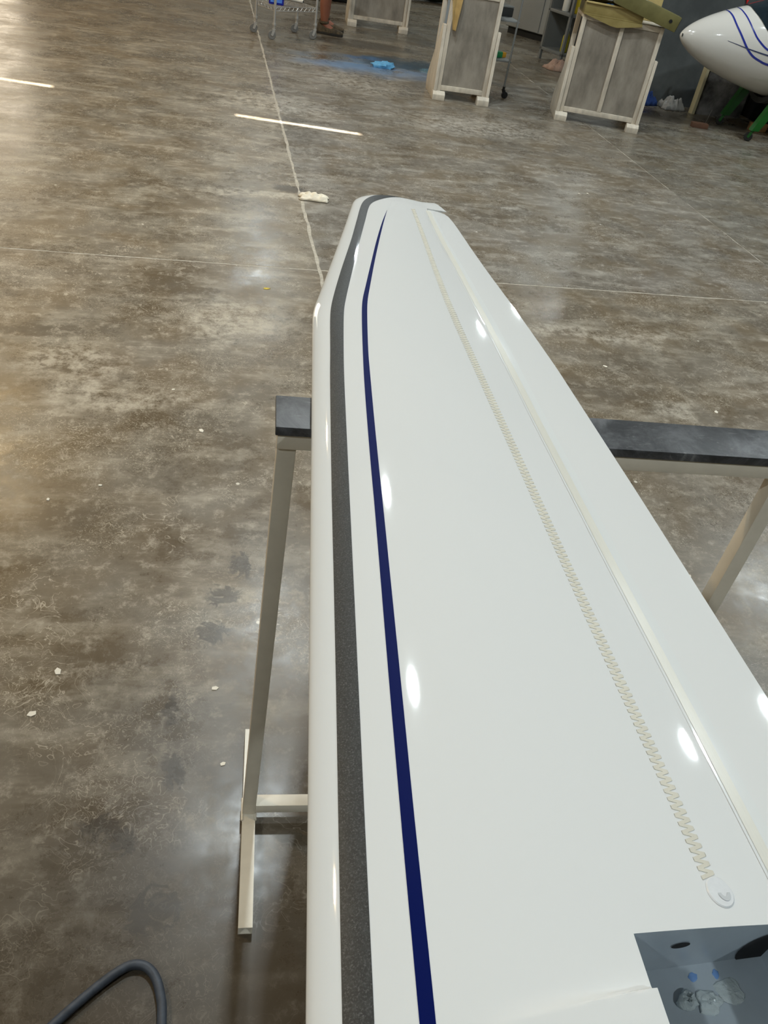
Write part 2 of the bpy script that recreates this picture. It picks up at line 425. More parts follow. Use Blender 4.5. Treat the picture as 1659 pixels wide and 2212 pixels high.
for y in (-4.5, -.5, 2.4, 7.6, 11.5, 15.5):
    MB().box(R['x0'], R['x1'], y-.06, y+.06, H-.32, H-.002).build('roof_beam', M_BEAM, ce)

# ------------------------------------------------------------------ ring lamps
def ring_lamp(x, y, z, label, m, cat='lamp', ro=.11, ri=.052):
    t = empty('high_bay_lamp', (x, y, z), 0, label, cat, 'ring lamps under the roof')
    MB().lathe([(.06, .20), (.10, .14), (ro+.03, .05), (ro+.03, .012), (ro+.005, .012)], 36).build('housing', M_LAMPBODY, t, True)
    d = MB(); n = 24
    vs = [(r*math.cos(2*PI*k/n), r*math.sin(2*PI*k/n), .008) for r in (ri, ro) for k in range(n)]
    d.add(vs, [(k, (k+1) % n, n+(k+1) % n, n+k) for k in range(n)])
    o = d.build('led_ring', m, t, fix=False)
    me = o.data
    if me.polygons[0].normal.z > 0: me.flip_normals()
    MB().lathe([(ri, .0), (ri, .03)], 36).build('centre_cap', M_LAMPBODY, t)
    MB().tube([(0, 0, .2), (0, 0, H-z-.002)], .008, 8).build('hanger', M_LAMPBODY, t)
    return t
LAMPS = [(.47, 3.57, 'cool ring lamp hanging above the far end of the wing'), (.68, 5.8, 'cool ring lamp hanging beyond the wing tip'), (1.0, 14.6, 'cool ring lamp near the far hangar wall'),
         (6.0, 3.85, 'cool ring lamp on the right nearest the camera'), (6.7, 6.1, 'cool ring lamp on the right above the white fuselage'),
         (6.5, 13.0, 'cool ring lamp beyond the partition'), (-3.3, -1.6, 'added unseen ring lamp behind the camera on the left'), (2.8, -2.5, 'added unseen ring lamp behind the camera on the right')]  # rear pair is unseen, added to light the trestle from the camera side
for x, y, lb in LAMPS: ring_lamp(x, y, 5.0, lb, M_RING)
for x, y, lb in [(-2.6, 9.2, 'warm ring lamp left of the wire cart'), (-3.6, 3.4, 'warm ring lamp on the left nearest the camera')]: ring_lamp(x, y, 5.0, lb, M_RINGW)

# ------------------------------------------------------------------ the wing
ZLE, TK, MC, PC, TH, DEF = 1.020, .125, .025, .4, .797, math.radians(7.5)
LE = [(-.40, .0045), (.1884, .0667), (1.1866, .1719), (1.200, .1737), (1.220, .1780), (1.2541, .1878), (1.3825, .2222), (1.5634, .2702), (1.7293, .3126), (1.748, .3190), (1.760, .3270), (1.768, .3380), (1.7735, .354), (1.7755, .374)]
TE = [(-.40, .5190), (.407, .5318), (.7136, .5352), (1.0378, .5362), (1.1749, .5326), (1.2815, .5290), (1.3973, .5240), (1.5281, .5206), (1.6439, .5192), (1.685, .5155), (1.702, .510), (1.712, .500)]
TE_TIP = [(1.60, .5200), (1.7180, .5185), (1.745, .5130), (1.765, .5075), (1.7735, .502), (1.7755, .494)]
Y_TIP, Y_ROOT, Y_CUT = 1.7757, -.36, 1.7165
def interp(tab, y):
    if y <= tab[0][0]: return tab[0][1]
    for (a, p), (b, q) in zip(tab, tab[1:]):
        if y <= b: return p+(q-p)*(y-a)/(b-a)
    return tab[-1][1]
def smooth_interp(tab, y):      # small smoothing so that the edges stay fair
    if y > 1.66: return interp(tab, y)
    h = .012; return sum(interp(tab, y+k*h) for k in (-2, -1, 0, 1, 2))/5
def te(y): return interp(TE_TIP, y) if y > Y_CUT else smooth_interp(TE, y)
def te_body(y): return interp(TE_TIP, y) if y > 1.6 else smooth_interp(TE, y)
def section(t, upper, y):
    t = min(max(t, 0), 1)
    yt = 5*TK*(.2969*math.sqrt(t)-.126*t-.3516*t*t+.2843*t**3-.1036*t**4)
    yc = MC/PC**2*(2*PC*t-t*t) if t < PC else MC/(1-PC)**2*((1-2*PC)+2*PC*t-t*t)
    k = 1.0
    if y > Y_TIP-.022: k = math.sqrt(max(0, 1-((y-(Y_TIP-.022))/.022)**2))*.97+.03
    lo = 1.0
    if y < .6: s = min(1, (.6-y)/.35); lo = 1+.42*s*s*(3-2*s)
    z = yc*(.35+.65*k)+(yt*k if upper else -yt*k*lo)
    if t > TH-.03:
        d = t-TH; z += math.tan(DEF)*(.5*(d+math.sqrt(d*d+.0006)))
    return z
def bump_h(y, t):
    if y > .20 or t < .2: return 0.0
    yb = .1597+(t-.2554)*.030
    h = .0078*min(1, max(0, (t-.22)/.24))**.9
    w = .015-.0125*min(1, max(0, (t-.30)/.17)); s = (yb+w-y)/w
    return h*(0 if s <= 0 else (s*s if s < 1 else 1))
def wing_pt(y, t, upper=True, edge=None):
    xl = smooth_interp(LE, y); xt = (edge or te_body)(y); c = xt-xl
    z = ZLE+c*section(t, upper, y)
    if upper: z += bump_h(y, t)
    elif y < .6:            # deeper belly around the airbrake box
        s = min(1, (.6-y)/.35); s = s*s*(3-2*s)
        def sm(a, b): u = min(1, max(0, (t-a)/(b-a))); return u*u*(3-2*u)
        z = min(z, z+(.981-z)*s*sm(.12, .42)*(1-sm(.76, .90)))
    return Vector((xl+t*c, y, z))
def surf_x(x, y, off=0.0):       # point of the upper skin above (x, y), lifted along its normal
    xl = smooth_interp(LE, y); c = te_body(y)-xl; t = min(max((x-xl)/c, .0005), .9999)
    p = wing_pt(y, t); e = .0012
    a = wing_pt(y, min(1, t+e))-wing_pt(y, max(0, t-e)); b = wing_pt(min(Y_TIP, y+e), t)-wing_pt(y-e, t)
    n = a.cross(b).normalized()
    if n.z < 0: n = -n
    return p+n*off
def ts_list(extra=()):
    T = [.5*(1-math.cos(PI*i/110)) for i in range(111)]
    T = [t for t in T if all(abs(t-e) > .0022 for e in extra)]+list(extra)
    return sorted(T)
T_BOX0, T_BOX1, Y_BOX = .4830, .7770, .2030
T_HINGE = .7830
ys = [Y_ROOT+i*.03 for i in range(17)]+[.13+i*.0012 for i in range(60)]+[.2030]+[.208+i*.012 for i in range(82)]+[1.17+.006*i for i in range(90)]
ys = sorted([y for y in ys if y < Y_CUT-.004 and (abs(y-Y_BOX) > .0006 or y == Y_BOX)]+[Y_CUT])
ys += [Y_CUT+.006*i for i in range(1, 6)]+[Y_TIP-.022+.022*math.sin(PI/2*i/12) for i in range(1, 13)]
ys = sorted(set(round(y, 5) for y in ys))
TU = ts_list((T_BOX0, T_BOX1, T_HINGE))
wing = empty('glider_wing', (.32, .7, ZLE), 0, 'long white glossy wing with charcoal and navy stripes lying on the steel trestle', 'wing')
WO = Vector((.32, .7, ZLE))
def to_local(mb): mb.v = [tuple(Vector(v)-WO) for v in mb.v]; return mb
def build_w(mb, name, m, **k): return to_local(mb).build(name, m, wing, **k)
mb = MB(); m = len(TU); nr = len(ys)
for up in (True, False):
    base = len(mb.v)
    for y in ys: mb.v += [tuple(wing_pt(y, t, up)) for t in TU]
    for i in range(nr-1):
        for j in range(m-1):
            ym = .5*(ys[i]+ys[i+1]); tm = .5*(TU[j]+TU[j+1])
            if tm > T_HINGE and ym < Y_CUT: continue
            if up and ym < Y_BOX and ym > -.30 and T_BOX0 < tm < T_BOX1: continue
            a = base+i*m+j; q = (a, a+1, a+m+1, a+m)
            mb.f.append(q if up else q[::-1])
half = nr*m; jh = TU.index(T_HINGE); ic = min(range(nr), key=lambda i: abs(ys[i]-Y_CUT))
for i in range(ic):     # spar face at the aileron
    a = i*m+jh; mb.f.append((a, half+a, half+a+m, a+m))
for j in range(jh, m-1):
    a = ic*m+j; mb.f.append((a, half+a, half+a+1, a+1))
for j in range(m-1):
    a = (nr-1)*m+j; mb.f.append((a, a+1, half+a+1, half+a))
    if j < jh: mb.f.append((j+1, j, half+j, half+j+1))
body = to_local(mb).build('skin', M_GEL, wing, smooth=True, fix=False, angle=32)
bm = bmesh.new(); bm.from_mesh(body.data); bmesh.ops.remove_doubles(bm, verts=bm.verts, dist=1e-6); bmesh.ops.recalc_face_normals(bm, faces=bm.faces); bm.to_mesh(body.data); bm.free()
body.data.polygons.foreach_set('use_smooth', [True]*len(body.data.polygons)); body.data.set_sharp_from_angle(angle=math.radians(32))

# aileron
def ail_pt(y, s, up):
    t = T_HINGE+.0016+(1-T_HINGE-.0016)*s
    p = wing_pt(y, t, up); x0 = wing_pt(y, T_HINGE+.0016).x
    xt = te(y); p.x = x0+(xt-x0)*s
    return p
mb = MB(); ya = [Y_ROOT+.02*i for i in range(95)]; ya = [y for y in ya if y < 1.60]+[1.60+.006*i for i in range(19)]+[1.7105]
ss = [i/24 for i in range(25)]; ma = len(ss)
for up in (True, False):
    for y in ya: mb.v += [tuple(ail_pt(y, s, up)) for s in ss]
h2 = len(ya)*ma
for i in range(len(ya)-1):
    for j in range(ma-1):
        a = i*ma+j; q = (a, a+1, a+ma+1, a+ma); mb.f += [q, tuple(h2+k for k in q[::-1])]
    a = i*ma; mb.f.append((a, a+ma, h2+a+ma, h2+a))
for i in (0, len(ya)-1):
    for j in range(ma-1):
        a = i*ma+j; mb.f.append((a, a+1, h2+a+1, h2+a))
ai = to_local(mb).build('aileron', M_GEL, wing, smooth=True, fix=True, angle=32)

def ribbon(left, right, off, nx, nrow, name, mt, thick=True):
    # left / right: tables of (y, x) edges with the same count, resampled by arc length
    def resample(tab, n):
        P = [Vector((a, b)) for a, b in tab]; L = [0]
        for a, b in zip(P, P[1:]): L.append(L[-1]+(b-a).length)
        out = []
        for i in range(n):
            s = L[-1]*i/(n-1); k = 0
            while k < len(L)-2 and L[k+1] < s: k += 1
            u = (s-L[k])/max(1e-9, L[k+1]-L[k]); p0 = P[max(0, k-1)]; p1 = P[k]; p2 = P[k+1]; p3 = P[min(len(P)-1, k+2)]
            d = (p2-p1).length; m1 = (p2-p0)*(d/max(1e-9, (p2-p0).length)); m2 = (p3-p1)*(d/max(1e-9, (p3-p1).length))
            u2, u3 = u*u, u*u*u
            out.append(p1*(2*u3-3*u2+1)+m1*(u3-2*u2+u)+p2*(-2*u3+3*u2)+m2*(u3-u2))
        return out
    A = resample(left, nrow); Bq = resample(right, nrow); rows = []
    for a, b in zip(A, Bq):
        r = []
        for j in range(nx):
            q = a+(b-a)*j/(nx-1); r.append(surf_x(q.y, min(q.x, Y_TIP-.0004), off))
        rows.append(r)
    mb = MB().grid(rows); mb = to_local(mb)
    return mb.build(name, mt, wing, smooth=True, fix=False)
SL = [(-.34, .0320), (.1781, .0871), (.2872, .0988), (.4397, .1155), (.5656, .1289), (.7320, .1465), (.9606, .1719), (1.0387, .1813), (1.1578, .1955), (1.2072, .2045), (1.3259, .2330), (1.4860, .2745), (1.5977, .3015), (1.6834, .3225), (1.718, .335), (1.744, .354), (1.762, .385), (1.7715, .430), (1.774, .480)]
SR = [(-.34, .0475), (.1735, .1057), (.2820, .1173), (.4336, .1337), (.5587, .1472), (.7240, .1650), (.9522, .1898), (1.0303, .1992), (1.1489, .2150), (1.1909, .2225), (1.3149, .2510), (1.4747, .2890), (1.5912, .3175), (1.6778, .3395), (1.703, .352), (1.724, .372), (1.748, .402), (1.766, .440), (1.7725, .482)]
st = ribbon(SL, SR, .0004, 7, 420, 'charcoal_stripe', M_STRIPE); tag(st, 'charcoal metallic stripe along the leading edge')
BL = [(-.34, .0795), (.1681, .1322), (.2763, .1432), (.3297, .1488), (.4175, .1581), (.5270, .1700), (.6669, .1852), (.7531, .1942), (.8529, .2051), (.9454, .2157), (1.0238, .2256), (1.1431, .2420), (1.1948, .2508), (1.2495, .2640), (1.3620, .2921), (1.4704, .3196), (1.5734, .3478), (1.6539, .3724)]
BR = [(-.34, .0870), (.1663, .1420), (.2743, .1530), (.3280, .1586), (.4157, .1680), (.5251, .1796), (.6652, .1944), (.7514, .2033), (.8514, .2140), (.9440, .2243), (1.0227, .2334), (1.1423, .2503), (1.1940, .2590), (1.2492, .2715), (1.3620, .2980), (1.4707, .3248), (1.5740, .3512), (1.6541, .3727)]
tag(ribbon(BL, BR, .0004, 5, 420, 'navy_stripe', M_BLUE), 'thin navy stripe tapering to a point near the tip')
# hinge seal: pale film with a cream tape bedded on it
HC = [(-.35, .4190), (.253, .4330), (.3222, .4348), (.4447, .4378), (.6168, .4410), (.8528, .4468), (1.0184, .4525), (1.1653, .4568), (1.2867, .4592), (1.4060, .4622), (1.5376, .4645), (1.70, .4720)]
def shifted(tab, d): return [(a, b+d) for a, b in tab]
tag(ribbon(shifted(HC, -.0085), [(a, b+(.0165 if a < 1.2 else .0165-.007*(a-1.2)/.5)) for a, b in HC], .0005, 9, 260, 'hinge_seal', M_SEAL), 'pale film sealing the aileron hinge')
tag(ribbon(shifted(HC, -.0055), shifted(HC, .0055), .0009, 5, 260, 'hinge_tape', M_CREAM), 'cream tape along the aileron hinge')
# zigzag turbulator
ZX = [(.2385, .3705), (.2628, .3722), (.3163, .3742), (.3837, .3757), (.4717, .3775), (.5605, .3799), (.6912, .3838), (.85, .3880), (1.0005, .3922), (1.1375, .3970), (1.2419, .4020), (1.3795, .4122), (1.5342, .4248), (1.6919, .4362)]
mb = MB(); half_p = .0036; k = 0; y = .2385; top = []
while y < 1.692:
    x = smooth_interp(ZX, y)+(.0062 if k % 2 else -.0062)*(1 if y < 1.2 else 1-.3*(y-1.2)/.5)
    w2 = .0015
    top.append([surf_x(x, y-w2, .0005), surf_x(x, y+w2, .0005), surf_x(x, y-w2, .0), surf_x(x, y+w2, .0)])
    y += half_p; k += 1
vs = [p for r in top for p in r]; fs = []
for i in range(len(top)-1):
    a, b = 4*i, 4*i+4
    fs += [(a, b, b+1, a+1), (a, a+2, b+2, b), (a+1, b+1, b+3, a+3)]
tag(build_w(mb.add(vs, fs), 'turbulator_tape', M_ZIG), 'cream zigzag turbulator tape running along the wing')
# round sticker at the end of the zigzag
mb = MB(); cx, cy, rr = .3748, .2275, .0118
rows = [[surf_x(cx+r*math.cos(a)*.92, cy+r*math.sin(a), .0011 if r < rr else .0002) for a in [2*PI*k/40 for k in range(41)]] for r in (.0002, .004, .008, .0108, rr)]
dot = tag(build_w(mb.grid(rows), 'round_sticker', M_STICK, smooth=True), 'round clear sticker at the end of the zigzag tape')
mb = MB()
rows = [[surf_x(cx+.002+r*math.cos(a)*.7, cy-.001+r*math.sin(a)*.8, .0015) for a in [PI*(1.0+1.0*k/14) for k in range(15)]] for r in (.0035, .0075)]
o = mb.grid(rows); o.v = [tuple(Vector(v)-WO) for v in o.v]; o.build('smear', M_SMEAR, dot, smooth=True)

# airbrake box
BZ = .985
bxm = MB(); yb0, yb1 = -.30, Y_BOX
def bx_x(y, t): return wing_pt(y, t).x
rowsL = [y for y in ys if yb0-.001 <= y <= yb1+.0001]
topL = [wing_pt(y, T_BOX0) for y in rowsL]; topR = [wing_pt(y, T_BOX1) for y in rowsL]
colF = [t for t in TU if T_BOX0 <= t <= T_BOX1]; topF = [wing_pt(yb1, t) for t in colF]; topN = [wing_pt(rowsL[0], t) for t in colF]
for tp in (topL, topR, topF, topN):
    fr = [Vector((p.x, p.y, BZ+(p.z-BZ)*.12)) for p in tp]
    bxm.grid([tp, [Vector((p.x, p.y, BZ)) for p in tp]])
fl_rows = [[Vector((a.x+(b.x-a.x)*u, a.y, BZ)) for u in (0, .25, .5, .75, 1)] for a, b in zip(topL, topR)]
bxm.grid(fl_rows)
abx = build_w(bxm, 'airbrake_box', M_GEL_IN, fix=False); tag(abx, 'grey airbrake recess in the wing skin')
def disc(mb, c, rx, rz, n=24):
    vs = [c]+[c+Vector((rx*math.cos(2*PI*k/n), 0, rz*math.sin(2*PI*k/n))) for k in range(n)]
    mb.add(vs, [(0, 1+k, 1+(k+1) % n) for k in range(n)])
mb = MB(); disc(mb, Vector((.339, yb1-.0006, 1.027)), .0075, .0045); mb.v = [tuple(Vector(v)-WO) for v in mb.v]; mb.build('drain_hole', M_BLACKHOLE, abx)
mb = MB(); disc(mb, Vector((.424, yb1-.0006, 1.002)), .026, .027); mb.v = [tuple(Vector(v)-WO) for v in mb.v]; mb.build('lightening_hole', M_BLACKHOLE, abx)
def blobm(cx, cy, z, rx, ry, rz, seed, n=14, mrows=7, amp=.3):
    mb = MB(); rows = []
    for i in range(mrows+1):
        th = PI/2*i/mrows
        rows.append([Vector((cx+rx*math.sin(th)*math.cos(a)*(1+amp*mnoise.noise(Vector((math.cos(a)*1.5+seed, math.sin(a)*1.5, th)))),
                             cy+ry*math.sin(th)*math.sin(a)*(1+amp*mnoise.noise(Vector((math.cos(a)*1.5+seed, math.sin(a)*1.5, th)))),
                             z+rz*math.cos(th)*(1+amp*mnoise.noise(Vector((i*.6+seed, math.cos(a)*2, math.sin(a)*2)))))) for a in [2*PI*k/n for k in range(n+1)]])
    return mb.grid(rows)
for (bx_, by_, rx, ry, rz, sd) in [(.350, .1795, .0085, .0065, .006, 1), (.367, .1765, .010, .008, .0035, 4), (.388, .181, .012, .009, .002, 8)]:
    mb = blobm(bx_, by_, BZ, rx, ry, rz, sd, 20, 8, .5); mb.v = [tuple(Vector(v)-WO) for v in mb.v]; mb.build('resin_blob', M_RESIN, abx, smooth=True)
for (bx_, by_, rx, ry) in [(.3625, .1945, .004, .003), (.382, .1945, .0028, .0032)]:
    mb = blobm(bx_, by_, BZ, rx, ry, .0006, 3, 14, 4, .5); mb.v = [tuple(Vector(v)-WO) for v in mb.v]; tag(mb.build('blue_smudge', mat('blue_smudge', srgb(104, 140, 190), .3), abx, smooth=True), 'small blue smudge')

# ------------------------------------------------------------------ trestle under the wing
SY = math.radians(-3.9)
ts_ = empty('steel_trestle', (.099, .942, 0), SY, 'beige steel tube trestle with a black rubber pad carrying the wing', 'trestle')
MB().box(.0, .86, -.040, .040, .984, .998).build('rubber_pad', M_PAD, ts_, bevel=.0015)
MB().box(.003, .857, -.037, .037, .9595, .984).build('top_rail', M_STEEL_P, ts_, bevel=.002)
def leg(mb, xb, xt, w=.0265):
    hw = w/2
    vs = []
    for z, xc in ((.0265, xb), (.9595, xt)):
        vs += [(xc-hw, -hw-.02, z), (xc+hw, -hw-.02, z), (xc+hw, hw-.02, z), (xc-hw, hw-.02, z)]
    mb.add(vs, [(0, 1, 2, 3), (4, 5, 6, 7)]+[(k, (k+1) % 4, 4+(k+1) % 4, 4+k) for k in range(4)])
    return mb
for xb, xt in ((.003, .017), (.775, .775)): leg(MB(), xb, xt).build('leg', M_STEEL_P, ts_, bevel=.002)
for k, xb in enumerate((.003, .775)):
    ft = MB(); t, hw = .0022, .0133
    y0, y1 = -.262, .178
    ft.box(xb-hw, xb+hw, y0, y1, 0, t).box(xb-hw, xb+hw, y0, y1, .0265-t, .0265).box(xb-hw, xb-hw+t, y0, y1, t, .0265-t).box(xb+hw-t, xb+hw, y0, y1, t, .0265-t)
    fo = ft.build('foot_tube', M_STEEL_P, ts_)
    MB().box(xb-hw+t, xb+hw-t, y0+.03, y0+.032, t, .0265-t).build('tube_shade_plug', M_BLACKHOLE, fo)  # black plate standing in for the shade inside the open tube
    wd = MB()
    for dx in (-hw, hw): wd.tube([(xb+dx, -.046, .026), (xb+dx, .004, .027)], .003, 8)
    wd.build('weld_bead', M_STEEL_P, fo, smooth=True)
MB().box(.016, .762, -.033, -.0065, .032, .0585).build('stretcher', M_STEEL_P, ts_, bevel=.002)

# ------------------------------------------------------------------ hose on the floor
def spline(pts, n=12):
    P = [Vector(p) for p in pts]; out = []
    for i in range(len(P)-1):
        p0, p1, p2, p3 = P[max(0, i-1)], P[i], P[i+1], P[min(len(P)-1, i+2)]
        for k in range(n):
            u = k/n
            out.append(.5*((2*p1)+(p2-p0)*u+(2*p0-5*p1+4*p2-p3)*u*u+(3*p1-p0-3*p2+p3)*u**3))
    out.append(P[-1]); return out
hz = .009
hs = [(-.75, .10), (-.52, .33), (-.33, .485), (-.235, .566), (-.185, .606), (-.145, .633), (-.118, .644), (-.093, .639), (-.076, .620), (-.066, .590), (-.062, .555), (-.066, .48), (-.09, .33), (-.2, .05)]
tag(MB().tube(spline([(x, y, hz) for x, y in hs]), .0085, 12).build('rubber_hose', M_HOSE, smooth=True), 'dark rubber hose looped on the floor at the lower left', 'hose')

# ------------------------------------------------------------------ wooden stands
def stand(name, x, y, rz, w, hgt, divider, label, gh=.58):
    t = empty(name, (x, y, 0), rz, label, 'stand', 'wooden panel stands')
    MB().box(.02, w-.02, .012, .026, .09, hgt-.005).build('panel', M_PANEL, t)
    for a in (0, w-.035): MB().box(a, a+.035, 0, .04, .05, hgt).build('stile', M_WOOD_W, t, bevel=.003)
    MB().box(.035, w-.035, 0, .04, .075, .115).build('bottom_rail', M_WOOD_W, t, bevel=.003)
    MB().box(.035, w-.035, .004, .04, hgt-.04, hgt).build('top_rail', M_WOOD_W, t, bevel=.003)
    if divider: MB().box(w*.5-.018, w*.5+.018, -.002, .038, .115, hgt-.04).build('divider', M_WOOD_W, t, bevel=.003)
    for a in (-.03, w+.002):
        MB().prism([(-.02, .0), (.40, .0), (.43, .06), (.43, .12), (.06, gh), (.0, gh), (-.02, .1)], a, a+.028, 'x').build('gusset', M_WOOD_W, t, bevel=.003)
    for a in (-.034, w-.075):
        MB().prism([(-.045, .0), (.02, .0), (.02, .07), (-.02, .07), (-.045, .045)], a, a+.11, 'x').build('foot', M_WOOD_W, t, bevel=.003)
    MB().box(.0, w, .04, .42, hgt-.03, hgt).build('top_board', M_WOOD_W, t, bevel=.003)
    for a in (.0, w-.04): MB().box(a, a+.04, .37, .41, 0, hgt-.03).build('rear_leg', M_WOOD_W, t, bevel=.003)
    return t
st1 = stand('panel_stand', 2.03, 7.74, math.radians(-4), .45, .84, False, 'narrow white wooden stand with one grey panel and a tan cloth hanging on it')
st2 = stand('panel_stand', 3.13, 7.52, math.radians(-14), .70, .83, True, 'wide white wooden stand with a centre post and khaki moulds on top')
st3 = stand('panel_stand', 1.70, 11.0, math.radians(-4), .66, .84, False, 'farthest white wooden stand beside the person in brown shoes')

# cloth and moulds on the narrow stand
def cloth(name, pts_rows, m, label, cat, thick=.004, parent=None):
    o = MB().grid(pts_rows).build(name, m, parent, smooth=True, fix=False)
    md = o.modifiers.new('thickness', 'SOLIDIFY'); md.thickness = thick; md.offset = 1
    md2 = o.modifiers.new('smooth', 'SUBSURF'); md2.levels = 1; md2.render_levels = 1
    if label: tag(o, label, cat)
    return o
rows = []
for i in range(9):
    u = i/8; r_ = []
    for j in range(7):
        v = j/6; wv = .13*(1-.75*u)
        z = .845-.30*max(0, u-.2)/.8 if u > .2 else .855
        yy = -.012-.016*math.sin(v*7+u*3) if u > .2 else .06-.36*u
        r_.append(Vector((2.03+.005+(v-.3)*wv+.05*u, 7.735+yy-.015, z)))
    rows.append(r_)
cloth('hanging_cloth', rows, M_TANCLOTH, 'tan cloth hanging over the corner of the narrow stand', 'cloth')
t = empty('olive_mould', (2.30, 7.9, .84), math.radians(-12), 'dark olive mould half lying on the narrow stand', 'mould')
MB().prism([(-.17, 0), (.20, 0), (.22, .05), (.2, .12), (-.12, .16), (-.19, .08)], -.15, .16, 'y').build('shell', M_OLIVE, t, bevel=.012)
MB().box(-.02, .20, -.17, -.152, .015, .05).build('rim', M_TAN, t, bevel=.003)

# moulds on the wide stand
t = empty('mould_tray', (3.12, 7.50, .83), math.radians(-14), 'khaki open mould tray with a tan rim lying on the wide stand', 'mould')
def trough(L, Wd, Hh, th):
    mb = MB(); mb.box(0, L, 0, Wd, 0, th).box(0, L, 0, th, th, Hh).box(0, L, Wd-th, Wd, th, Hh).box(0, th, th, Wd-th, th, Hh).box(L-th, L, th, Wd-th, th, Hh); return mb
trough(.50, .34, .085, .012).build('tray', M_KHAKI, t, bevel=.002)
MB().box(-.004, .504, -.012, .014, .085, .097).build('rim', M_TAN, t, bevel=.002)
MB().box(-.004, .504, .326, .352, .085, .097).build('rim', M_TAN, t, bevel=.002)
MB().prism([(.30, -.055), (.505, -.02), (.505, 0), (.02, 0), (.24, -.05)], -.012, .0, 'y').build('skirt', M_KHAKI, t)
t = empty('mould_beam', (3.37, 7.40, .935), math.radians(-16), 'olive box beam mould with a bolt hole lying across the tray', 'mould')
Mb = Matrix.Rotation(math.radians(13), 4, 'Y')
MB().box(-.05, .52, 0, .13, 0, .115, Mb).build('beam', M_OLIVE, t, bevel=.008)
MB().lathe([(.0, 0), (.014, 0), (.014, .003)], 16, Mb @ Matrix.Translation((.445, -.0025, .06)) @ Matrix.Rotation(PI/2, 4, 'X')).build('bolt_hole', M_BLACKHOLE, t)
MB().box(.5205, .5235, .01, .12, .01, .105, Mb).build('end_plate', M_DARKGAP, t)
t = empty('mould_channel', (3.58, 7.72, .832), math.radians(-12), 'khaki channel mould open at the end behind the olive beam', 'mould')
mb = MB().box(-.05, .30, 0, .012, 0, .20).box(-.05, .30, .16, .172, 0, .20).box(-.05, .30, .012, .16, .188, .20).box(-.05, .30, .012, .16, 0, .012)
mb.build('channel', M_TAN, t, bevel=.003)
MB().box(-.03, -.02, .012, .16, .012, .188).build('inner_plate', M_DARKGAP, t)
Mw = Matrix.Translation((3.05, 7.60, .932)) @ Matrix.Rotation(math.radians(-14), 4, 'Z') @ Matrix.Rotation(math.radians(-5), 4, 'Y')
tag(MB().box(-.04, .55, -.02, .30, 0, .018, Mw).build('white_sheet', M_WHITEBOARD, bevel=.003), 'white sheet lying on top of the khaki moulds', 'board')
def crumple(name, c, rx, ry, rz, m, label, cat, seed, n=18, rr=9, amp=.45):
    mb = MB(); rows = []
    for i in range(rr+1):
        th = PI*i/rr; row = []
        for k in range(n+1):
            a = 2*PI*(k % n)/n; d = Vector((math.sin(th)*math.cos(a), math.sin(th)*math.sin(a), math.cos(th)))
            s = 1+amp*mnoise.noise(d*2.2+Vector((seed, seed*2, 0)))+amp*.5*mnoise.noise(d*5.5+Vector((0, seed, 3)))
            v = Vector((d.x*rx*s, d.y*ry*s, d.z*rz*s)); row.append(v)
        rows.append(row)
    zmin = min(v.z for r_ in rows for v in r_)
    flat = -rz*.55
    rows = [[Vector((v.x, v.y, max(v.z, flat)-flat)) for v in r_] for r_ in rows]
    o = mb.grid(rows).build(name, m, None, smooth=True, fix=True, angle=50); o.location = c
    return tag(o, label, cat)
crumple('blue_glove', (3.36, 7.55, .845), .06, .045, .05, M_BLUEGLOVE, 'bright blue crumpled glove in the mould tray', 'glove', 2)

# ------------------------------------------------------------------ things on the floor
def ragmesh(name, x, y, w, d, h, rz, m, label, cat, seed):
    n = 16; rows = []
    for i in range(n+1):
        r_ = []
        for j in range(n+1):
            u, v = i/n*2-1, j/n*2-1
            px = w/2*u*(1+.18*mnoise.noise(Vector((v*2, seed, u)))); py = d/2*v*(1+.25*mnoise.noise(Vector((u*2, 3, seed))))
            e = max(0, 1-max(abs(u), abs(v))**4)
            z = .0025+h*e*(.45+.9*abs(mnoise.noise(Vector((u*2.1+seed, v*1.4, 0))))+.25*mnoise.noise(Vector((u*5, v*4, seed))))
            r_.append(Vector((px, py, max(z, .0025))))
        rows.append(r_)
    o = MB().grid(rows).build(name, m, None, smooth=True, fix=False, angle=28); o.location = (x, y, 0); o.rotation_euler = (0, 0, rz)
    md = o.modifiers.new('thickness', 'SOLIDIFY'); md.thickness = .002; md.offset = -1
    return tag(o, label, cat)
ragmesh('white_rag', .635, 4.80, .165, .105, .035, -.12, M_RAGW, 'crumpled off white rag on the floor joint beyond the wing', 'rag', 1.3)
crumple('blue_film', (1.73, 8.80, 0), .12, .05, .035, M_FILM, 'crumpled light blue film on the blue stained floor', 'film', 5)
ragmesh('grey_rag', 4.80, 8.60, .24, .18, .12, .1, M_RAGG, 'crumpled grey rag at the foot of the dark wall', 'rag', 2.2)
ragmesh('navy_rag', 4.53, 8.66, .22, .14, .14, .3, M_RAGB, 'navy blue rag lying against the dark wall', 'rag', 4.1)
ragmesh('pinkish_rag', 4.02, 9.95, .36, .2, .1, .2, M_RAGP, 'pinkish beige rag on the floor below the grey rack', 'rag', 6.4)
t = empty('brown_block', (4.76, 7.88, 0), -.15, 'small brown block with a thin upright wire on the floor', 'block')
MB().box(-.08, .08, -.035, .035, 0, .045).build('block', M_BRICK, t, bevel=.004)
MB().tube([(.05, .0, .04), (.075, .01, .17)], .002, 6).build('wire', M_WIRE, t)
chips = [(.035, 1.26), (-.33, 1.33), (-.37, 1.21), (.0, 2.36), (-.1, 2.62), (1.55, 2.35), (1.36, 2.23), (1.75, 2.95), (2.12, 2.6), (1.35, 1.75), (1.5, 1.62), (-.3, 2.05), (-.44, 1.98), (2.55, 5.4), (2.62, 5.42), (.05, 1.05)]
c0 = None
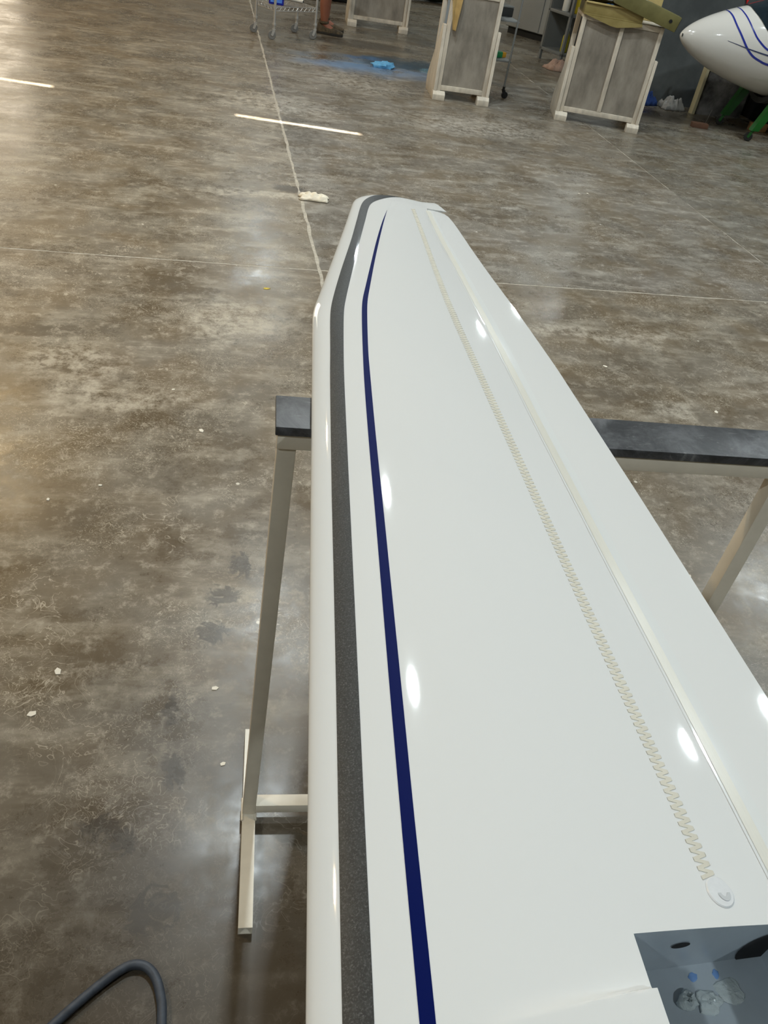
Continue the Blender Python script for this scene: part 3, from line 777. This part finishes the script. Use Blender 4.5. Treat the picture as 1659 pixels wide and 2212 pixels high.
for i, (x, y) in enumerate(chips):
    if c0 is None:
        c0 = MB().prism([(-.008, -.004), (.003, -.006), (.009, .001), (.002, .006), (-.007, .004)], 0, .002, 'z').build('paint_chip', M_CHIP); o = c0
    else:
        o = c0.copy(); COL.objects.link(o)
    o.location = (x, y, 0); o.rotation_euler = (0, 0, i*1.7); s = random.uniform(.55, 1.35); o.scale = (s, s, 1)
    tag(o, 'small white paint chip lying on the concrete floor', 'paint chip', 'white paint chips on the floor')
tag(MB().prism([(-.016, -.006), (.0, -.01), (.017, .002), (.004, .008), (-.012, .006)], 0, .002, 'z').build('yellow_chip', M_LEAF), 'small yellow chip on the floor left of the wing tip', 'paint chip').location = (.29, 3.53, 0)

# ------------------------------------------------------------------ wire cart
def caster(parent, x, y, r, m, fork, rz=0.0, stem=.0):
    t = MB(); Mx = Matrix.Translation((x, y, 0)) @ Matrix.Rotation(rz, 4, 'Z')
    Mw_ = Mx @ Matrix.Translation((.02, 0, r)) @ Matrix.Rotation(PI/2, 4, 'X')
    t.lathe([(r*.35, -.012), (r*.9, -.012), (r, -.008), (r, .008), (r*.9, .012), (r*.35, .012)], 20, Mw_)
    w_ = t.build('caster_wheel', m, parent, smooth=True)
    f = MB()
    for s in (-.016, .016): f.prism([(-.012, r*2+.01), (.014, r*2+.01), (.03, r), (.012, r*.75), (.004, r)], s-.0015, s+.0015, 'y', Mx)
    f.box(-.014, .016, -.018, .018, r*2+.008, r*2+.013, Mx)
    f.lathe([(.012, r*2+.012), (.012, r*2+.04+stem)], 12, Mx)
    f.build('caster_fork', fork, w_)
ang = math.atan2(.30, .45)
ct = empty('wire_cart', (.53, 9.75, 0), ang, 'chrome wire shelf cart on casters carrying a blue jug', 'cart')
CW, CD = .54, -.31      # local x along A->C, local y towards B (negative)
for (x, y) in ((0, 0), (CW, 0), (0, CD), (CW, CD)):
    caster(ct, x, y, .042, M_WHEEL, M_CHROME, 2.6)
    p = MB().tube([(x, y, .12), (x, y, .96)], .0125, 12).build('post', M_CHROME, ct, smooth=True)
    MB().lathe([(.017, .125), (.02, .135), (.017, .15)], 14, Matrix.Translation((x, y, 0))).build('collar', M_CHROME, p, smooth=True)
for z in (.255, .86):
    fr = MB()
    for zz in (z, z+.035):
        fr.tube([(0, 0, zz), (CW, 0, zz), (CW, CD, zz), (0, CD, zz), (0, 0, zz)], .0035, 8)
    for (a, b) in (((0, 0), (CW, 0)), ((0, CD), (CW, CD)), ((0, 0), (0, CD)), ((CW, 0), (CW, CD))):
        n = 12 if a[0] == b[0] else 20
        fr.tube([(a[0]+(b[0]-a[0])*i/n, a[1]+(b[1]-a[1])*i/n, z+(.035 if i % 2 else 0)) for i in range(n+1)], .0022, 6)
    s_ = fr.build('shelf_frame', M_CHROME, ct)
    wr = MB()
    for i in range(1, 22): wr.tube([(CW*i/22, 0, z+.037), (CW*i/22, CD, z+.037)], .0018, 6)
    wr.build('shelf_wires', M_CHROME, s_)
Mc = Matrix.Translation((.53, 9.75, 0)) @ Matrix.Rotation(ang, 4, 'Z')
jp = Mc @ Vector((.10, -.20, .2945)); jt = empty('blue_jug', jp, ang-.75, 'blue plastic jug with a red marked label on the cart shelf', 'jug')
MB().prism([(-.075, -.045), (.075, -.045), (.075, .045), (-.075, .045)], 0, .20, 'z').build('body', M_BLUEJUG, jt, bevel=.012)
MB().box(-.058, .058, -.0465, -.0445, .02, .17).build('label', M_LABEL, jt)
MB().box(-.03, .05, -.0475, -.0455, .11, .165).build('red_mark', M_RED, jt)
MB().lathe([(.03, .20), (.022, .225), (.022, .25)], 16).build('cap', M_BLUEJUG, jt, smooth=True)
rp = Mc @ Vector((.47, -.07, .3125)); rl = empty('paper_roll', rp, ang-1.1, 'white paper roll lying on the cart shelf', 'roll')
MB().lathe([(.012, -.07), (.0165, -.07), (.0165, .07), (.012, .07)], 18, Matrix.Rotation(PI/2, 4, 'Y')).build('roll', M_WHITEP, rl, smooth=True)
MB().lathe([(.001, -.072), (.0115, -.072), (.0115, .072), (.001, .072)], 14, Matrix.Rotation(PI/2, 4, 'Y')).build('core', M_DARKGAP, rl)

# ------------------------------------------------------------------ person
def skinned(name, verts, edges, radii, m, parent, sub=2, root=0):
    me = bpy.data.meshes.new(name); me.from_pydata(verts, edges, []); me.update(); me.materials.append(m)
    o = bpy.data.objects.new(name, me); link(o, parent)
    sk = o.modifiers.new('skin', 'SKIN'); sk.use_smooth_shade = True
    o.modifiers.new('sub', 'SUBSURF').levels = sub; o.modifiers['sub'].render_levels = sub
    dat = me.skin_vertices[0].data
    for i, r_ in enumerate(radii): dat[i].radius = r_ if isinstance(r_, tuple) else (r_, r_)
    dat[root].use_root = True
    return o
PX, PY, PR = 1.30, 10.22, math.radians(-14)
pe = empty('person', (PX, PY, 0), PR, 'person in grey shirt and charcoal shorts standing at the farthest stand in brown shoes', 'person')
# local frame: x = facing, y = left.  right foot (near the camera) at y = 0, left foot behind it at y = .26
PV = [(-.01, .13, .92), (-.01, .13, 1.08), (.0, .13, 1.28), (.0, .13, 1.42), (.0, .13, 1.50), (.015, .13, 1.57),        # 0-5 pelvis..neck/head base
      (.0, .03, .86), (.02, .01, .50), (-.015, .0, .30), (.0, .0, .09), (.09, .0, .035), (.17, .0, .03),                    # 6-11 right leg
      (.0, .23, .86), (.01, .25, .50), (-.03, .26, .30), (-.02, .26, .09), (.07, .26, .035), (.15, .26, .03),                # 12-17 left leg
      (.0, -.06, 1.42), (.03, -.10, 1.14), (.24, -.07, 1.02), (.30, -.06, 1.005), (.35, -.055, .995),                         # 18-22 right arm
      (.0, .32, 1.42), (.03, .36, 1.14), (.24, .33, 1.02), (.30, .32, 1.005), (.35, .315, .995)]                             # 23-27 left arm
PE = [(0, 1), (1, 2), (2, 3), (3, 4), (4, 5), (0, 6), (6, 7), (7, 8), (8, 9), (9, 10), (10, 11), (0, 12), (12, 13), (13, 14), (14, 15), (15, 16), (16, 17),
      (3, 18), (18, 19), (19, 20), (20, 21), (21, 22), (3, 23), (23, 24), (24, 25), (25, 26), (26, 27)]
PRr = [(.13, .15), (.12, .14), (.13, .16), (.10, .14), .06, .055, .085, .06, .062, .042, .04, .03, .085, .06, .062, .042, .04, .03, .06, .045, .03, (.035, .022), (.03, .015), .06, .045, .03, (.035, .022), (.03, .015)]
# fingers: chains rooted in the palms
for side, (b, sgn) in enumerate(((22, 1), (27, 1))):
    bx_, by_, bz_ = PV[b]
    for k, (dy, ln) in enumerate(((-.024, .062), (-.008, .072), (.008, .068), (.024, .052))):
        i0 = len(PV)
        PV += [(bx_+.02, by_+dy, bz_), (bx_+.02+ln*.5, by_+dy*1.1, bz_-.012), (bx_+.02+ln, by_+dy*1.1, bz_-.035)]
        PE += [(b, i0), (i0, i0+1), (i0+1, i0+2)]; PRr += [.009, .0085, .007]
    dy = .03 if side == 0 else -.03; i0 = len(PV)
    PV += [(bx_-.02, by_+dy*1.2, bz_-.005), (bx_+.02, by_+dy*1.7, bz_-.02)]; PE += [(b-1, i0), (i0, i0+1)]; PRr += [.011, .009]
pbody = skinned('body', PV, PE, PRr, M_SKIN, pe)
# head with face
mb = MB(); rows = []
for i in range(19):
    th = PI*i/18; row = []
    for k in range(25):
        a = 2*PI*k/24; d = Vector((math.sin(th)*math.cos(a), math.sin(th)*math.sin(a), math.cos(th)))
        v = Vector((d.x*.098, d.y*.076, d.z*.118))
        if d.z < -.2: v.x += .018*(-d.z)*(1 if d.x > 0 else -.6); v.y *= 1-.18*(-d.z)
        row.append(v+Vector((.03, .13, 1.655)))
    rows.append(row)
hd = mb.grid(rows).build('head', M_SKIN, pe, smooth=True)
MB().prism([(.122, 1.665), (.150, 1.632), (.143, 1.622), (.118, 1.622)], .117, .143, 'y').build('nose', M_SKIN, hd, bevel=.005)
for s in (-1, 1):
    MB().lathe([(.001, -.006), (.009, -.004), (.011, 0), (.009, .004), (.001, .006)], 12, Matrix.Translation((.114, .13+s*.03, 1.664))).build('eye', M_EYE, hd, smooth=True)
    MB().lathe([(.001, -.008), (.022, -.006), (.024, 0), (.012, .006), (.001, .007)], 14, Matrix.Translation((.02, .13+s*.078, 1.65)) @ Matrix.Rotation(-s*PI/2, 4, 'X') @ Matrix.Scale(1.4, 4, (0, 1, 0))).build('ear', M_SKIN, hd, smooth=True)
MB().tube([(.118, .108, 1.592), (.126, .13, 1.594), (.118, .152, 1.592)], [.003, .006, .003], 8).build('mouth', M_LIP, hd, smooth=True)
rows = [[Vector((.022+.104*math.sin(th)*math.cos(a)-.006, .13+.083*math.sin(th)*math.sin(a), 1.664+.121*math.cos(th))) for a in [2*PI*k/24 for k in range(25)]] for th in [PI*i/24 for i in range(0, 12)]]
MB().grid(rows).build('hair', M_HAIR, hd, smooth=True)
def sleeve(name, rings, m, seg=24):
    mb = MB(); rows = [[Vector((c[0]+rx*math.cos(a), c[1]+ry*math.sin(a), c[2])) for a in [2*PI*k/seg for k in range(seg+1)]] for c, rx, ry in rings]
    return mb.grid(rows).build(name, m, pe, smooth=True)
sleeve('shirt', [((-.01, .13, .90), .165, .185), ((-.005, .13, 1.08), .155, .172), ((0, .13, 1.28), .158, .195), ((0, .13, 1.40), .135, .205), ((0, .13, 1.47), .09, .15), ((.005, .13, 1.505), .07, .075)], M_SHIRT)
for s, x in ((-1, 18), (1, 23)):
    y = PV[x][1]; sleeve('sleeve', [((.0, y-s*.02, 1.46), .05, .05), ((.005, y+s*.01, 1.38), .075, .07), ((.025, y+s*.035, 1.22), .07, .068)], M_SHIRT)
sleeve('shorts', [((-.01, .13, .96), .158, .178), ((-.01, .13, .86), .165, .19), ((.0, .13, .80), .15, .19)], M_SHORT)
for y in (.02, .24): sleeve('shorts_leg', [((.0, y, .84), .11, .10), ((.005, y, .70), .108, .098), ((.01, y, .55), .104, .096)], M_SHORT)
def shoe(px, py):
    rows = []
    prof = [(-.075, .030, .085, .035), (-.07, .036, .105, .03), (-.04, .040, .115, .03), (.0, .041, .118, .03), (.03, .042, .105, .03), (.07, .045, .082, .03), (.12, .048, .068, .03), (.165, .045, .058, .03), (.20, .034, .048, .03), (.213, .015, .040, .03)]
    for x, w_, h_, z0 in prof:
        row = []
        for k in range(13):
            a = PI*k/12; row.append(Vector((px+x, py+w_*math.cos(a)*(1 if math.sin(a) < .7 else .9), .018+(h_-.018)*math.sin(a)**.7 if h_ > 0 else 0)))
        rows.append(row)
    sh = MB().grid(rows)
    sh.add(rows[0], [tuple(range(13))])
    o = sh.build('shoe', M_SHOE, pe, smooth=True)
    out = [(px+x, py+w_*1.08) for x, w_, _, _ in prof]+[(px+x, py-w_*1.08) for x, w_, _, _ in prof[::-1]]
    MB().prism(out, 0, .026, 'z').build('sole', M_SOLE, o, bevel=.004)
    MB().lathe([(.046, .098), (.054, .106), (.05, .126), (.044, .122)], 20, Matrix.Translation((px-.005, py, 0)), closed=False).build('collar', M_SHOE, o, smooth=True)
    return o
shoe(.0, .0); shoe(-.02, .26)

# ------------------------------------------------------------------ background furniture
t = empty('grey_board', (2.28, 8.75, 0), math.radians(4), 'pale grey board standing upright behind the narrow stand', 'board')
MB().box(-.02, .22, 0, .03, .0, 1.5).build('board', M_GREYBOARD, t, bevel=.003)
MB().box(-.06, .24, -.10, .13, 0, .03).build('base', M_GREYBOARD, t, bevel=.003)
# rolling rack between the two stands
t = empty('rolling_rack', (2.79, 8.10, 0), 0.0, 'thin steel rolling rack with small tools between the two stands', 'rack')
RW, RD = .20, .66
for (x, y) in ((0, 0), (-RW, .05), (0, RD), (-RW, RD)):
    caster(t, x-.02, y, .03, M_WHEEL_B, M_WHEEL_B, 0, .0)
    MB().tube([(x-.02, y, .09), (x-.02, y, 1.3)], .009, 10).build('post', M_RACK, t, smooth=True)
for z in (.30, .62, .95): MB().box(-RW-.03, .0, .0, RD, z, z+.012).build('shelf', M_RACK, t, bevel=.002)
Mr = Matrix.Translation((2.79, 8.10, 0))
pt = Mr @ Vector((-.11, .14, .3125)); g = empty('green_tool', pt, .4, 'small green and amber tool on the low rack shelf', 'tool')
MB().box(-.09, .05, -.03, .03, 0, .05).build('body', M_GREENT, g, bevel=.01); MB().box(.052, .10, -.022, .022, 0, .045).build('tip', M_ORANGE, g, bevel=.008)
pt = Mr @ Vector((-.115, .3, .6325)); g = empty('grey_tool_case', pt, .2, 'grey tool case on the middle rack shelf', 'case')
MB().box(-.1, .1, -.08, .08, 0, .07).build('case', M_DARKGAP, g, bevel=.008); MB().box(-.1, .1, -.08, .08, .0705, .085).build('lid', M_RACK, g, bevel=.005)
pt = Mr @ Vector((-.15, .16, .9625)); g = empty('amber_bottle', pt, 0, 'amber bottle on the top rack shelf', 'bottle')
MB().lathe([(.035, 0), (.037, .01), (.037, .15), (.016, .18), (.016, .21)], 16).build('bottle', M_ORANGE, g, smooth=True); MB().lathe([(.018, .2105), (.018, .235)], 14).build('cap', M_WHITEP, g)
# grey cabinet far behind
t = empty('grey_cabinet', (4.02, 12.24, 0), math.radians(-48), 'pale grey sheet metal cabinet standing behind the rolling rack', 'cabinet')
MB().box(0, 1.05, .0, .5, .08, 1.35).build('body', M_GREYCAB, t, bevel=.004)
MB().box(.03, 1.02, .03, .47, 0, .08).build('plinth', M_DARKGAP, t)
for a, b in ((.01, .515), (.535, 1.04)):
    d = MB().box(a, b, -.018, -.001, .09, 1.33).build('door', M_GREYCAB, t, bevel=.003)
    MB().box(b-.06 if a < .1 else a+.04, b-.045 if a < .1 else a+.055, -.035, -.019, .75, .9).build('handle', M_DARKGAP, d)
# shelf rack with bottles
t = empty('shelf_rack', (4.10, 10.20, 0), math.radians(20), 'grey steel shelf rack with yellow and white bottles behind the wide stand', 'rack')
for (x, y) in ((0, 0), (.62, 0), (0, .38), (.62, .38)): MB().box(x-.016, x+.016, y-.016, y+.016, 0, 1.5).build('post', M_RACK, t)
for z in (.10, .50, .90, 1.4): MB().box(-.016, .636, -.016, .396, z, z+.03).build('shelf', M_RACK, t, bevel=.002)
MB().box(.0, .62, .36, .365, .13, 1.4).build('back_sheet', M_RACK, t)
Mk = Matrix.Translation((4.10, 10.20, 0)) @ Matrix.Rotation(math.radians(20), 4, 'Z')
for i, (x, y, z, lab, c1, c2) in enumerate([(.10, .10, .131, 'yellow bottle with a white cap low on the shelf rack', M_YELLOW, M_WHITEP), (.07, .20, .531, 'white bottle with a yellow cap on the middle of the shelf rack', M_WHITEP, M_YELLOW),
                                  (.16, .08, .531, 'yellow spray bottle on the middle of the shelf rack', M_YELLOW, M_WHITEP), (.10, .10, .931, 'white bottle on the upper shelf of the shelf rack', M_WHITEP, M_YELLOW)]):
    g = empty('spray_bottle', Mk @ Vector((x, y, z)), 0, lab, 'bottle', 'bottles on the shelf rack')
    MB().lathe([(.038, 0), (.042, .01), (.042, .16), (.018, .2), (.018, .22)], 16).build('bottle', c1, g, smooth=True)
    MB().lathe([(.02, .2205), (.02, .255)], 12).build('cap', c2, g)
# boards and clutter by the dark wall
Ml = Matrix.Translation((4.98, 8.43, 0)) @ Matrix.Rotation(math.radians(6), 4, 'Z')
tag(MB().box(.0, .035, 0.03, .10, 0, .62, Ml).build('cream_board', M_CREAMBOARD, bevel=.004), 'cream edged board standing by the dark wall under the fuselage nose', 'board')
tag(MB().box(.06, .62, .05, .09, 0, .60, Ml).build('mottled_board', M_MOTTLE, bevel=.003), 'dark mottled board leaning beside the cream board', 'board')
tag(MB().box(5.72, 6.5, 8.3, 8.7, 0, .52).build('black_crate', M_BLACK, bevel=.01), 'black crate standing under the fuselage by the wall', 'crate')
tag(MB().box(5.42, 5.60, 8.02, 8.09, 0, .075).build('timber_offcut', M_TIMBER, bevel=.003), 'short timber offcut behind the green trolley leg', 'offcut')
tag(MB().box(5.64, 6.30, 7.98, 8.06, 0, .06).build('timber_batten', M_TIMBER, bevel=.003), 'longer timber batten right of the green trolley leg', 'batten')
tag(MB().box(1.1, 2.2, 12.75, 13.3, 0, .5).build('black_bin', M_BLACK, bevel=.02), 'black bin on the floor far behind the cart', 'bin')
mb = MB(); rows = []
for i in range(9):
    u = i/8*2-1; rows.append([Vector((3.45+.75*u, 14.2+.35*math.cos(a), .42+.42*math.sin(a)*math.sqrt(max(0, 1-u*u*.8)))) for a in [PI+PI*k/10 for k in range(11)]])
o = mb.grid(rows).build('dark_green_tub', M_DKGREEN, smooth=True); o.modifiers.new('t', 'SOLIDIFY').thickness = .01
tag(o, 'dark green round bottomed tub far behind the narrow stand', 'tub')

# ------------------------------------------------------------------ fuselage on its trolley
FX, FY, FZ, FR, FL, FP, FQ, FK = 4.231, 7.85, .748, .442, 1.561, 1.696, .640, .85
def fr_(d):
    if d <= FL: return FR*(1-(1-max(d, 0)/FL)**FP)**FQ
    u = (d-FL)/(4.6-FL); return FR*(1-.62*u*u*(3-2*u))
def fpt(d, a, off=0.0):
    r_ = fr_(d)+off; return Vector((d, r_*math.cos(a)*FK, .004*d+r_*math.sin(a)))
fu = empty('glider_fuselage', (FX, FY, FZ), 0, 'white glider fuselage nose with thin blue curved lines', 'fuselage')
ds = [FL*(i/40)**2 for i in range(41)]+[FL+.12*i for i in range(1, 26)]
rows = [[fpt(d, 2*PI*k/64) for k in range(65)] for d in ds]
sk = MB().grid(rows)
sk.add(rows[-1][:64], [tuple(range(64))])
sh = sk.build('shell', M_FUS, fu, smooth=True)
bm = bmesh.new(); bm.from_mesh(sh.data); bmesh.ops.remove_doubles(bm, verts=bm.verts, dist=1e-6); bmesh.ops.recalc_face_normals(bm, faces=bm.faces); bm.to_mesh(sh.data); bm.free()
def unwrap(l): return [(d, a if a > 0 else a+2*PI) for d, a in l]
def fline(name, pts, w0, w1, m, label):
    P = [Vector((d, a, 0)) for d, a in unwrap(pts)]; Q = spline(P, 10); n = len(Q); rows = []
    for i, q in enumerate(Q):
        tq = Q[min(i+1, n-1)]-Q[max(i-1, 0)]; r_ = max(.05, fr_(q.x)); tx, ta = tq.x, tq.y*r_; L = math.hypot(tx, ta) or 1
        nx, na = -ta/L, tx/L; w_ = (w0+(w1-w0)*i/(n-1))/2
        rows.append([fpt(q.x+nx*w_*s, q.y+na*w_*s/r_, .0015) for s in (-1, 0, 1)])
    return tag(MB().grid(rows).build(name, m, fu, smooth=True, fix=False), label)
fline('blue_line', [(.376, 1.45), (.376, 1.629), (.384, 1.957), (.412, 2.417), (.462, 2.76), (.540, 3.104), (.623, -2.975), (.713, -2.885), (.797, -2.845), (1.1, -2.78), (1.6, -2.75)], .012, .02, M_FBLUE, 'front blue line curving down the nose')
fline('blue_line', [(.475, 1.5), (.475, 1.69), (.489, 2.035), (.528, 2.417), (.578, 2.718), (.636, 2.921), (.738, 3.108), (.9, 3.22), (1.3, 3.30)], .010, .016, M_FBLUE, 'second blue line close to the canopy')
fline('slate_line', [(.370, 3.025), (.448, 3.086), (.537, -3.138), (.649, -3.087), (.758, -3.052), (1.0, -3.0), (1.6, -2.95)], .003, .018, M_FGREY, 'slate line sweeping back along the nose')
cb = [(.562, 1.5708), (.565, 1.70), (.576, 2.038), (.627, 2.39), (.693, 2.68), (.80, 2.86), (1.0, 2.97), (1.4, 3.0), (1.9, 2.9), (2.2, 2.5), (2.3, 1.5708)]
cq = spline([Vector((d, a, 0)) for d, a in cb], 6)
rows = []
for q in cq:
    a1 = q.y; rows.append([fpt(q.x, PI-a1+(a1-(PI-a1))*k/20, .004+.05*math.sin(PI*k/20)*min(1, max(0, (q.x-.56)/.5))*min(1, max(0, (2.3-q.x)/.4))) for k in range(21)])
tag(MB().grid(rows).build('canopy', M_CANOPY, fu, smooth=True, fix=False), 'dark tinted canopy')
disc_m = MB(); disc_m.lathe([(.001, 0), (.012, 0), (.014, .003)], 14, Matrix.Translation(fpt(.012, PI*.95)) @ Matrix.Rotation(-PI/2, 4, 'Y'))
disc_m.build('nose_hook', M_DARKGAP, fu)
tr = empty('fuselage_trolley', (5.5, FY, 0), 0, 'green steel trolley on black casters under the fuselage nose', 'trolley')
for (x, y) in ((-.37, -.30), (-.37, .27), (.75, -.30), (.75, .27)):
    caster(tr, x, y, .04, M_WHEEL_B, M_GREENP, 2.4)
    sx = .14 if x < 0 else -.1
    tp = (x+sx, y*.75, .42)
    d = (Vector(tp)-Vector((x, y, .10))).normalized()
    MB().prism([(x-.03, .10), (x+.045, .10), (x+sx+.05, .38), (x+sx-.05, .38)], y-.03, y+.03, 'y').build('leg', M_GREENP, tr)
for y in (-.225, .2025): MB().box(-.26, .68, y-.02, y+.02, .36, .40).build('rail', M_GREENP, tr, bevel=.003)
for x in (-.23, .65):
    prof = []
    for k in range(13):
        a = PI+.45+(PI-.9)*k/12; prof.append((FK*(fr_(x+5.5-FX)+.012)*math.cos(a), FZ+(fr_(x+5.5-FX)+.012)*math.sin(a)))
    n = len(prof); prof += [(p[0]*1.0, p[1]-.05) for p in prof[::-1]]
    mbp = MB()
    for i in range(n-1):
        q = [prof[i], prof[i+1], prof[2*n-2-i], prof[2*n-1-i]]; mbp.prism(q, x-.03, x+.03, 'x')
    mbp.build('cradle', M_DARKGAP, tr)
# red tail piece far right
tag(MB().prism([(-.10, .28), (.0, .0), (.10, .28), (.06, .34), (-.06, .34)], 0, .01, 'y').build('red_pennant', M_RED), 'red pennant hanging on the dark wall above the fuselage', 'pennant').location = (5.33, 8.765, .99)
